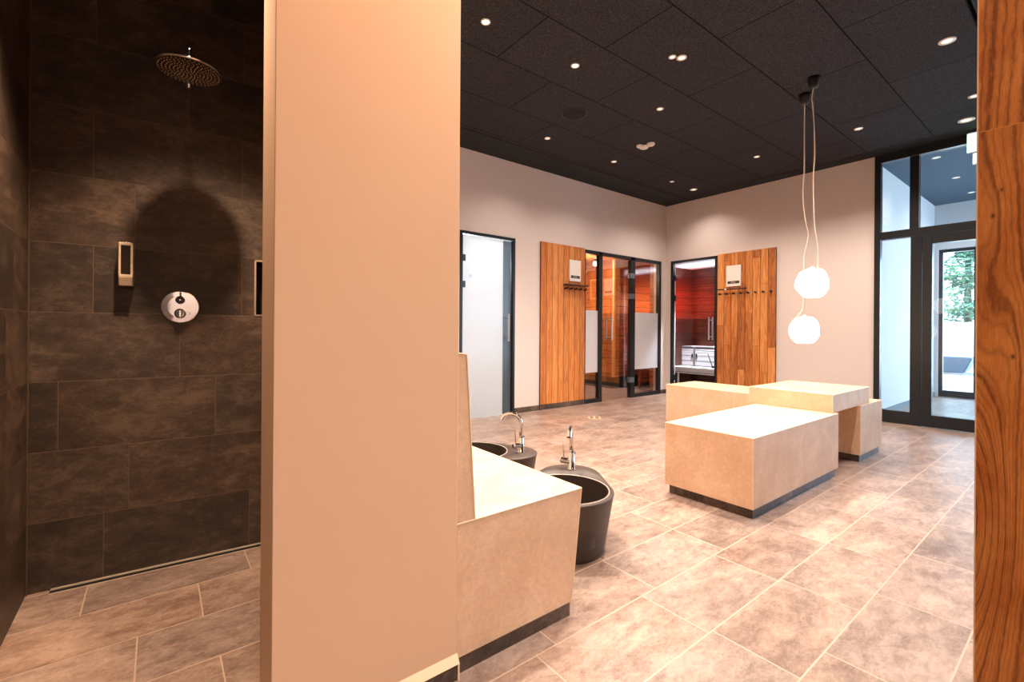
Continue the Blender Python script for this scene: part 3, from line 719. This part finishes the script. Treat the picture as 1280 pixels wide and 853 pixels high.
# right sauna interior
struct('wall_sauna_dark_back', box(BM(), 8.27, 8.35, 3.0, 5.0, 0, 2.36), m_sauna2, 'dark timber back wall of the right sauna in red light', 'wall')
b = BM(); box(b, XR + T, 8.27, 4.945, 4.995, 0, 2.36); struct('wall_sauna_dark_side', b, m_sauna2x, 'dark timber side wall of the right sauna glowing red', 'wall')
struct('wall_sauna_dark_right', box(BM(), XR + T, 8.27, 3.0, 3.06, 0, 2.36), m_sauna2x)
struct('ceiling_sauna_pale', box(BM(), XR + T - .05, 8.35, 3.0, 4.995, 2.325, 2.38), m_sceil, 'pale slatted ceiling of the right sauna', 'ceiling')
t = thing('sauna_bench', 'upper pale timber bench with board front in the right sauna', 'bench', (7.93, 3.06, 0))
b = BM()
for k in range(4): box(b, -.01 + k * .088, .072 + k * .088, 0, 1.88, .815, .842, .003)
obj('bench_seat', b, m_aspent, t)
b = BM()
for k in range(4): box(b, 0, .018, 0, 1.88, .47 + k * .085, .549 + k * .085, .002)
obj('bench_front', b, m_aspen, t)
obj('batten', box(BM(), -.012, 0, 1.60, 1.635, .47, .81, .002), m_aspent, t)
for yy in (1.575, 1.66): obj('knob', box(BM(), -.02, 0, yy - .012, yy + .012, .64, .70, .004), m_blackm, t)
t = thing('sauna_bench', 'lower pale timber bench on legs in the right sauna', 'bench', (7.60, 3.75, 0))
b = BM()
for k in range(4): box(b, -.01 + k * .085, .068 + k * .085, 0, 1.19, .445, .470, .003)
obj('bench_seat', b, m_aspent, t)
obj('bench_apron', box(BM(), 0, .018, .02, 1.17, .355, .444, .002), m_aspen, t)
for yy in (.08, 1.06): obj('leg', box(BM(), .02, .05, yy, yy + .03, 0, .355, .002), m_aspent, t)
b = BM(); t = thing('sauna_bucket', 'dark bucket on the lower bench in the right sauna', 'bucket', (7.72, 4.02, .470))
lathe(b, [(0, 0), (.075, 0), (.095, .15), (.09, .15), (.072, .01), (0, .01)], 24); obj('bucket_body', b, m_blackm, t, True)
b = BM(); tube(b, [(0, -.093 * math.cos(a), .14 + .12 * math.sin(a)) for a in [PI * k / 12 for k in range(13)]], .005, 8); obj('bucket_handle', b, m_blackm, t)
b = BM(); t = thing('sauna_ladle', 'dark ladle leaning out of the sauna bucket', 'ladle', (7.72, 4.20, .4705))
tube(b, [(0, 0, .0), (0, .05, .12), (0, .10, .25)], .008, 8); obj('ladle_handle', b, m_blackm, t)
b = BM(); lathe(b, [(0, .0), (.03, .01), (.035, .04), (.028, .04), (0, .015)], 16); obj('ladle_cup', b, m_blackm, t)
# ------------------------------------------------------------------ door_4 entrance glazing
t = thing('door_4', 'tall anthracite glazed entrance partition with door and top lights', 'door', kind='structure')
def yb(bm, ya, yb_, za, zb, xa=XR - .035, xb=XR + .055, bev=.003): box(bm, xa, xb, ya, yb_, za, zb, bev)
b = BM()
yb(b, 1.742, 1.804, 0, H); yb(b, 1.371, 1.458, 2.39, 3.27); yb(b, 1.340, 1.446, 0, 2.292)
yb(b, -3.06, 1.742, 3.27, H); yb(b, -3.06, 1.742, 2.292, 2.39); yb(b, 1.446, 1.742, 0, .156)
yb(b, .25, .34, 0, 3.27)
for ym in (-.95, -2.1): yb(b, ym - .04, ym + .04, 0, 3.27)
yb(b, -3.06, .25, 0, .15)
obj('door_frame', b, m_alu, t)
b = BM()
for ya, yb_, za, zb in ((1.458, 1.742, 2.39, 3.27), (1.446, 1.742, .156, 2.292), (.34, 1.371, 2.39, 3.27), (-.91, .25, .15, 2.292), (-.91, .25, 2.39, 3.27), (-2.06, -.99, .15, 3.27)):
    obj('glass_pane', box(BM(), XR + .008, XR + .016, ya, yb_, za, zb), m_glass, t)
b = BM(); xa, xb = XR - .045, XR + .03
yb(b, 1.246, 1.335, .008, 2.288, xa, xb); yb(b, .345, .435, .008, 2.288, xa, xb); yb(b, .435, 1.246, 2.180, 2.288, xa, xb); yb(b, .435, 1.246, .008, .150, xa, xb)
lf = obj('door_leaf', b, m_alu, t)
obj('glass_pane', box(BM(), XR - .01, XR - .002, .435, 1.246, .15, 2.18), m_glass, lf)
b = BM(); bar = []
cyl(b, (XR - .10, .39, .85), (XR - .10, .39, 1.35), .013, n=16); cyl(b, (XR - .10, .39, .9), (XR - .045, .39, .9), .008); cyl(b, (XR - .10, .39, 1.3), (XR - .045, .39, 1.3), .008)
obj('handle', b, m_steel, lf)
# steel strips added to stand in for highlights on the glazing frame
b = BM(); box(b, XR - .037, XR - .030, 1.366, 1.371, 2.39, 3.27); box(b, XR - .037, XR - .03, .34, 1.458, 3.266, 3.272)
obj('frame_highlight_strip', b, m_steel, t)
# ------------------------------------------------------------------ vestibule
VX = 10.9; VY = 1.85
struct('wall_vestibule_left', box(BM(), XR + T, VX + .3, VY, VY + .1, 0, H), m_wall2, 'pale wall of the bright vestibule behind the glazed entrance', 'wall')
b = BM(); box(b, VX, VX + .3, 1.80, VY, 0, H); box(b, VX, VX + .3, -3.2, 1.80, 2.59, H)
struct('wall_vestibule_back', b, m_wall2, 'pale wall above the far garden window', 'wall')
b = BM(); box(b, XR, 7.6, -3.2, -3.06, 0, H); box(b, 10.6, VX + .3, -3.2, -3.06, 0, H); box(b, 7.6, 10.6, -3.2, -3.06, 0, .1); box(b, 7.6, 10.6, -3.2, -3.06, 3.1, H)  # unseen unglazed opening added to let daylight into the vestibule
struct('wall_vestibule_right', b, m_wall2)
struct('ceiling_vestibule', box(BM(), XR + T, VX + .3, -3.2, VY + .1, H, H + .1), m_vceil, 'vestibule ceiling with the blue cast of daylight in its colour', 'ceiling')
struct('baseboard_vestibule', box(BM(), XR + T, VX, VY - .012, VY, 0, .075), m_sill)
struct('step_threshold', box(BM(), 11.2, 11.5, -3.2, 1.95, -.12, -.02), m_terrace)
t = thing('window_1', 'far garden window with dark frame seen through the entrance door', 'window', kind='structure')
b = BM(); xa, xb = VX + .05, VX + .13
box(b, xa, xb, 1.745, 1.80, 0, 2.59, .003); box(b, xa, xb, -3.06, 1.745, 2.536, 2.59, .003); box(b, xa, xb, -3.06, 1.745, 0, .11, .003)
for ym in (1.327, .30, -.85, -2.0): box(b, xa, xb, ym - .03, ym + .03, .11, 2.536, .003)
obj('window_frame', b, m_alu, t)
for ya, yb_ in ((1.357, 1.745), (.33, 1.297), (-.82, .27), (-1.97, -.88), (-3.06, -2.03)):
    obj('window_pane', box(BM(), VX + .085, VX + .093, ya, yb_, .11, 2.536), m_glass, t)
# outdoors
struct('ground_terrace', box(BM(), 11.2, 40, -16, 24, -.25, -.02), m_terrace, 'sunlit pale terrace beyond the garden window', 'ground')
struct('wall_garden', box(BM(), 18.0, 18.25, -8, 14, -.05, 1.42), plain('white_render', lin(214, 214, 208), .8), 'white low garden wall in front of the trees', 'wall')
t = thing('sun_lounger', 'grey blue sun lounger on the terrace outside the garden window', 'lounger', (13.0, 1.62, -.02))
b = BM(); pr = [(0.02, .30), (.0 - .0, .33), (-.10, .46), (-.16, .64), (1.5, .66), (1.5, .32)]
A = [b.verts.new((0, y, z)) for y, z in ((.13, .32), (.0, .64), (1.4, .66), (1.4, .32))]; B2 = [b.verts.new((.6, v.co.y, v.co.z)) for v in A]
for k in range(4): b.faces.new((A[k], A[(k + 1) % 4], B2[(k + 1) % 4], B2[k]))
b.faces.new(A); b.faces.new(B2[::-1]); bmesh.ops.bevel(b, geom=list(b.edges), offset=.02, segments=3, affect='EDGES')
obj('cushion', b, m_lounge, t)
b = BM(); box(b, -.02, .02, -.3, 1.5, .27, .31, .004); box(b, .58, .62, -.3, 1.5, .27, .31, .004); box(b, -.02, .62, -.3, -.26, .27, .31, .004); obj('lounger_frame', b, m_steel, t)
for x_, y_ in ((0, -.2), (.6, -.2), (0, 1.3), (.6, 1.3)):
    b = BM(); box(b, x_ - .02, x_ + .02, y_ - .02, y_ + .02, 0, .275, .003); obj('leg', b, m_steel, t)
b = BM(); box(b, -.01, .01, -.2, 1.3, .13, .15); obj('stretcher', b, m_steel, t)
def tree(label, loc, h, r, seed, mat):
    rnd = random.Random(seed); t = thing('garden_tree', label, 'tree', loc, group='trees behind the garden wall')
    b = BM(); tube(b, [(0, 0, 0), (.05, .03, h * .3), (0, 0, h * .7)], .16, 10, taper=lambda k: 1 - .6 * k)
    obj('trunk', b, m_bark, t)
    b = BM()
    for i in range(9000):
        z = .5 + (h - .5) * rnd.random() ** .8
        k = (z - .5) / (h - .5); rr = r * (1.05 - k) * (.75 + .3 * math.sin(z * 5.5))
        a = rnd.random() * 2 * PI; q = rr * (rnd.random() ** .35)
        c = Vector((q * math.cos(a), q * math.sin(a), z - .25 * q))
        u = Vector((rnd.uniform(-1, 1), rnd.uniform(-1, 1), rnd.uniform(-.4, .4))).normalized() * .11; w = Vector((rnd.uniform(-1, 1), rnd.uniform(-1, 1), rnd.uniform(-1, 1))).normalized() * .045
        f = b.faces.new([b.verts.new(c - u), b.verts.new(c + w), b.verts.new(c + u), b.verts.new(c - w)]); f.material_index = 0 if rnd.random() < .55 else 1
    obj('foliage', b, mat, t)
tree('dense green garden tree left in the far window', (20.2, 4.4, -.02), 7.5, 1.45, 1, [m_leafA, m_leafB])
tree('dense green garden tree right in the far window', (20.4, 1.4, -.02), 7.0, 1.45, 2, [m_leafB, m_leafA])
tree('low garden tree behind the pair in the far window', (23.9, 3.1, -.02), 8.5, 1.6, 3, [m_leafA, m_leafB])
# ------------------------------------------------------------------ foreground timber end
WX = .80; WY = .0968
t = thing('timber_clad_wall_end', 'figured orange brown timber cladding at the right edge of the picture', 'cladding', (WX, WY, 0))
obj('veneer', box(BM(), 0, .02, -1.2, -.0006, 0, 3.37), m_hero, t)
obj('edge_strip', box(BM(), -.0004, .02, -.0006, .0008, 0, 3.37), m_heroedge, t)
struct('wall_passage', box(BM(), WX + .02, WX + .14, -3.06, WY, 0, H), m_wall)
# ------------------------------------------------------------------ pendants
def pendant(label, top, glob, seed, pts, rx, rz_):
    t = thing('pendant_lamp', label, 'pendant lamp', (top[0], top[1], H), group='glowing pendant lamps on pale cords')
    O = Vector((top[0], top[1], H)); b = BM()
    lathe(b, [(0, 0), (.05, 0), (.045, -.03), (.036, -.085), (.030, -.092), (0, -.092)], 24)
    obj('canopy', b, m_blackm, t, False)
    b = BM(); tube(b, [Vector(p) - O for p in smoothpath(pts, 5)], .0042, 8); obj('cord', b, m_cord, t)
    g = Vector(glob) - O
    b = BM(); cyl(b, (0.012, .0, -.09), (g.x + .012, g.y, g.z + .1), .0009, n=6); obj('suspension_wire', b, m_wire, t)
    t_ = BM(); bmesh.ops.create_icosphere(t_, subdivisions=5, radius=1)
    rnd = random.Random(seed); pl = []
    for k in range(13):
        v = Vector((rnd.gauss(0, 1), rnd.gauss(0, 1), rnd.gauss(0, 1))).normalized(); pl.append((v, rnd.uniform(.86, .97)))
    pl += [(Vector((0, 0, 1)), .93), (Vector((0, 0, -1)), .92)]
    for v in t_.verts:
        n_ = v.co.normalized(); r = 1.06
        for q, dd_ in pl:
            c_ = n_.dot(q)
            if c_ > .05:
                x = dd_ / c_; r = -math.log(math.exp(-60 * r) + math.exp(-60 * x)) / 60
        v.co = n_ * r
    for f in t_.faces: f.smooth = True
    bmesh.ops.transform(t_, matrix=Matrix.Diagonal((rx, rx, rz_, 1)), verts=t_.verts)
    o = obj('glass_globe', t_, m_globe, t, True); o.location = g
    b = BM(); cyl(b, (0, 0, rz_ * .9), (0, 0, rz_ * .9 + .025), .018, .012, 20); o2 = obj('globe_cap', b, m_ring, t); o2.location = g
    return t
pendant('upper glowing pendant lamp on a pale cord', (4.573, 1.581), (4.571, 1.583, 1.556), 3,
    [(4.571, 1.581, 3.285), (4.563, 1.589, 3.198), (4.568, 1.585, 3.121), (4.578, 1.577, 2.965), (4.585, 1.572, 2.689), (4.575, 1.579, 2.484), (4.581, 1.575, 2.209), (4.588, 1.569, 2.046), (4.599, 1.561, 1.968), (4.612, 1.551, 1.852), (4.61, 1.552, 1.66)], .124, .137)
pendant('lower glowing pendant lamp on a longer curling cord', (4.83, 1.742), (4.838, 1.736, 1.142), 8,
    [(4.829, 1.743, 3.29), (4.827, 1.744, 2.98), (4.827, 1.744, 2.655), (4.82, 1.75, 2.45), (4.828, 1.744, 2.284), (4.845, 1.73, 2.148), (4.862, 1.718, 2.05), (4.849, 1.727, 1.959), (4.832, 1.741, 1.83), (4.831, 1.741, 1.703), (4.829, 1.743, 1.505), (4.823, 1.747, 1.355), (4.808, 1.759, 1.308), (4.778, 1.782, 1.27), (4.751, 1.803, 1.232), (4.739, 1.812, 1.194), (4.751, 1.803, 1.171)], .120, .135)
# ------------------------------------------------------------------ ceiling fittings
def light(kind, name, loc, energy, col, **k):
    l = bpy.data.lights.new(name, kind); l.energy = energy; l.color = col
    for a, v in k.items(): setattr(l, a, v)
    o = bpy.data.objects.new(name, l); o.location = loc; COL.objects.link(o); return o
WARM = (1.0, .84, .71)
HOT = (1.0, .62, .40)
def downlight(label, x, y, r=.038, e=0, bulb=None, col=WARM, size=2.3, z=H):
    t = thing('downlight', label, 'downlight', (x, y, z), group='small recessed ceiling downlights')
    obj('trim_ring', lathe(BM(), [(r * .62, -.001), (r * .66, -.006), (r, -.005), (r, 0)], 28), m_ring, t, True)
    b = BM(); lathe(b, [(r * .62, -.001), (r * .5, -.0015), (0, -.0015)], 28); obj('reflector', b, bulb or m_dim, t, True)
    if e:
        o = light('SPOT', 'downlight_or_fill_beam', (x, y, z - .02), e, col, spot_size=size, spot_blend=.9, shadow_soft_size=.03)
    return t
E0 = 225
downlight('small bright ceiling downlight nearest the beige partition', 1.88, 2.77, .036, E0, m_bulb)
downlight('small bright ceiling downlight second from the beige partition', 2.79, 2.757, .036, E0, m_bulb)
downlight('small dim downlight on the ceiling beyond the black speaker, towards the middle', 4.01, 2.76, .034, E0)
downlight('small downlight between the speaker and the left wall', 3.60, 4.00, .034, E0 * .26)
downlight('small downlight above the left timber panel', 4.79, 4.00, .036, E0 * .26)
downlight('small downlight above the glass sauna front', 6.11, 3.99, .034, E0 * .26)
downlight('wide ring downlight in the far ceiling corner', 6.72, 4.00, .055, E0 * .2)
downlight('small downlight above the right timber panel', 6.08, 2.744, .036, E0 * .55)
downlight('small downlight right of the pendant canopies', 6.11, 1.67, .040, E0 * .6)
downlight('oval bright ceiling downlight nearest the foreground timber, high up', 4.794, .749, .052, E0 * .6)
downlight('downlight half hidden by the foreground timber edge', 6.114, .763, .045, E0 * .5)
downlight('wide ring downlight close to the entrance glazing', 6.74, .90, .068, E0 * .2)
downlight('larger ring of the two close downlights over the front ceiling', 3.394, 2.135, .040, E0)
downlight('smaller ring of the two close downlights over the front ceiling', 3.325, 2.175, .030, 0)
t = thing('ceiling_detector', 'cluster of three small white round fittings beyond the speaker', 'ceiling fitting', (4.66, 3.41, H))
for i, (dx, dy, r) in enumerate(((.02, .035, .055), (.01, -.07, .045), (-.05, .05, .035))):
    obj('fitting_disc', lathe(BM(), [(0, -.03), (r * .6, -.03), (r, -.018), (r, 0)], 24, (dx, dy, 0)), m_white, t, True)
t = thing('ceiling_speaker', 'round black ceiling speaker', 'speaker', (3.406, 3.371, H))
obj('speaker_rim', lathe(BM(), [(.122, -.004), (.126, -.008), (.134, -.006), (.135, 0)], 48), m_blackm, t, True)
obj('speaker_grille', lathe(BM(), [(.123, -.004), (.06, -.007), (0, -.008)], 48), m_grill, t, True)
# passage lamp on partition, plus unseen fill spots added for benches, floor, rear wall
for i, (x, y, e, c_, sz) in enumerate(((.58, .52, 155, HOT, 2.0), (-.2, -1.7, 300, WARM, 2.4), (1.7, .95, 230, WARM, 2.0), (2.0, -.6, 40, WARM, 2.0), (3.35, .95, 145, WARM, 2.3), (1.1, 2.1, 330, (1, .88, .76), 1.15), (3.325, 1.72, 260, (1, .88, .76), .75))):
    l = light('SPOT', 'downlight_or_fill_beam', (x, y, H - .02), e, c_, spot_size=sz, spot_blend=.7, shadow_soft_size=.04)
# vestibule downlights
for lab, x, y in (('first vestibule ceiling downlight behind the top light', 7.89, 1.33), ('second vestibule ceiling downlight behind the top light', 9.13, 1.323), ('third vestibule ceiling downlight near the far wall', 10.28, 1.31)):
    downlight(lab, x, y, .045, 25, None, (1, .9, .8))
# exit sign
t = thing('exit_sign', 'glowing white and green exit sign under the ceiling at the entrance glazing', 'exit sign', (7.10, .62, 3.13))
obj('sign_housing', box(BM(), .004, .03, 0, .325, -.005, .215, .004), m_white, t)
face = obj('sign_face', box(BM(), 0, .004, .004, .321, 0, .200), emis('sign_green', (.62, 1.0, .80), 2.2), t)
b = BM()
def poly(bm, pts, x=-.001):
    bm.faces.new([bm.verts.new((x, y, z)) for y, z in pts])
poly(b, [(.295, .11), (.235, .11), (.235, .135), (.205, .10), (.235, .065), (.235, .09), (.295, .09)]); poly(b, [(.03, .03), (.10, .03), (.10, .17), (.03, .17)])
poly(b, [(.165, .15), (.180, .15), (.180, .165), (.165, .165)]); poly(b, [(.150, .09), (.172, .09), (.180, .14), (.158, .14)]); poly(b, [(.130, .03), (.146, .03), (.168, .09), (.152, .09)]); poly(b, [(.180, .05), (.194, .045), (.172, .092), (.158, .088)]); poly(b, [(.178, .13), (.200, .105), (.205, .112), (.183, .142)])
obj('pictogram', b, emis('sign_white', (.95, 1, .97), 4.0), face)
obj('hanging_bracket', box(BM(), .012, .022, .15, .17, .215, .245), m_steel, t)
t = thing('emergency_luminaire', 'small bright white emergency lamp just below the exit sign', 'emergency lamp', (7.16, .70, 3.02))
obj('lamp_body', box(BM(), 0, .03, 0, .20, 0, .10, .006), emis('emergency_white', (.9, 1, .96), 3.0), t)
obj('lamp_back', box(BM(), .03, .06, -.01, .21, -.01, .11, .004), m_white, t)
# floor drain
t = thing('floor_drain', 'small square steel floor drain in the tiles before the glass sauna', 'drain', (4.454, 4.013, 0), .785)
b = BM(); box(b, -.075, .075, -.075, .075, .0, .0025, .001); obj('drain_plate', b, m_heroedge, t)
b = BM()
for sx, sy in ((1, 1), (1, -1), (-1, 1), (-1, -1)): box(b, min(sx * .012, sx * .06), max(sx * .012, sx * .06), min(sy * .012, sy * .06), max(sy * .012, sy * .06), .0025, .003)
obj('drain_slots', b, plain('drain_slot_brown', lin(120, 86, 66), .6), t)
# ------------------------------------------------------------------ light inside the rooms
for x, y, e in ((3.3, 5.3, 60), (3.35, 6.0, 110)):
    light('POINT', 'steam_lamp', (x, y, 2.1), e, (.95, .97, 1), shadow_soft_size=.1)
b = BM(); box(b, 2.5, 4.4, 7.2, 7.3, 0, 2.5); box(b, 2.4, 2.5, SY0, 7.3, 0, 2.5); box(b, 4.4, 4.5, SY0, 7.3, 0, 2.5); box(b, 2.4, 4.5, SY0, 7.3, 2.5, 2.6)
struct('wall_steam_room', b, plain('steam_room_white', (.85, .87, .88), .6), 'white steam room walls behind the frosted door', 'wall')
light('POINT', 'sauna_light', (6.2, 5.9, 2.2), 85, (1, .70, .42), shadow_soft_size=.08)
light('POINT', 'sauna_light', (8.0, 5.35, 1.7), 24, (1, .50, .25), shadow_soft_size=.08)
l = light('AREA', 'sauna_red_light', (7.85, 4.55, 1.75), 14, (1, .10, .05), size=.4); l.rotation_euler = (PI / 2, 0, -.35)
l = light('SPOT', 'sauna_white_light', (7.47, 4.2, 2.28), 520, (.88, .93, 1), shadow_soft_size=.1, spot_size=1.3, spot_blend=.6)
l = light('AREA', 'sauna_ceiling_fill', (7.8, 4.1, 2.12), 14, (.88, .93, 1), shape='RECTANGLE', size=.25, size_y=1.6); l.rotation_euler = (PI, 0, 0)  # unseen upward fill added to brighten the pale ceiling
light('SPOT', 'shower_light', (.078, 1.86, 2.78), 330, (1, .68, .45), spot_size=1.62, spot_blend=.75, shadow_soft_size=.035)
# ------------------------------------------------------------------ world + sun
w = bpy.data.worlds.new('sky'); S.world = w; w.use_nodes = True
nt = w.node_tree; bg = nt.nodes['Background']
bg.inputs[0].default_value = (.56, .77, 1.0, 1); bg.inputs[1].default_value = 13.0
sun = light('SUN', 'sun', (0, 0, 10), 12, (1, .95, .88), angle=.02); sun.rotation_euler = (math.radians(-20), math.radians(-38), 0)
# daylight portals in the garden window and the unseen vestibule side opening
for (x, y, z, sx, sy) in ((VX + .16, -.63, 1.33, 4.86, 2.45),):
    p = light('AREA', 'daylight_portal', (x, y, z), 1, (1, 1, 1), shape='RECTANGLE', size=sx, size_y=sy); p.data.cycles.is_portal = True
    p.rotation_euler = (PI / 2, 0, PI / 2)
p = light('AREA', 'daylight_portal', (9.1, -3.13, 1.6), 1, (1, 1, 1), shape='RECTANGLE', size=3.0, size_y=3.0); p.data.cycles.is_portal = True; p.rotation_euler = (PI / 2, 0, 0)
# ------------------------------------------------------------------ camera
yaw, roll, f = .912536, .00675277, 572.586
F = Vector((math.cos(yaw), math.sin(yaw), 0)); R = Vector((math.sin(yaw), -math.cos(yaw), 0)); U = Vector((0, 0, 1))
c_, s_ = math.cos(roll), math.sin(roll)
right = R * c_ + U * s_; up = -R * s_ + U * c_
cam = bpy.data.cameras.new('camera'); co = bpy.data.objects.new('camera', cam); COL.objects.link(co)
M = Matrix.Identity(4); M.col[0][:3] = right; M.col[1][:3] = up; M.col[2][:3] = -F; M.col[3][:3] = (0, 0, 1.128)
co.matrix_world = M
cam.sensor_width = 36; cam.lens = f / 1280 * 36; cam.shift_y = -(426.5 - 412.31) / 1280; cam.clip_start = .02; cam.clip_end = 200
S.camera = co
vs = S.view_settings; vs.view_transform = 'Standard'; vs.look = 'None'; vs.exposure = 0.1; vs.gamma = 1; vs.use_curve_mapping = False
S.cycles.use_denoising = True; S.cycles.max_bounces = 10; S.cycles.diffuse_bounces = 5; S.cycles.glossy_bounces = 4; S.cycles.transparent_max_bounces = 12
S.cycles.sample_clamp_indirect = 6; S.cycles.caustics_reflective = False; S.cycles.caustics_refractive = False
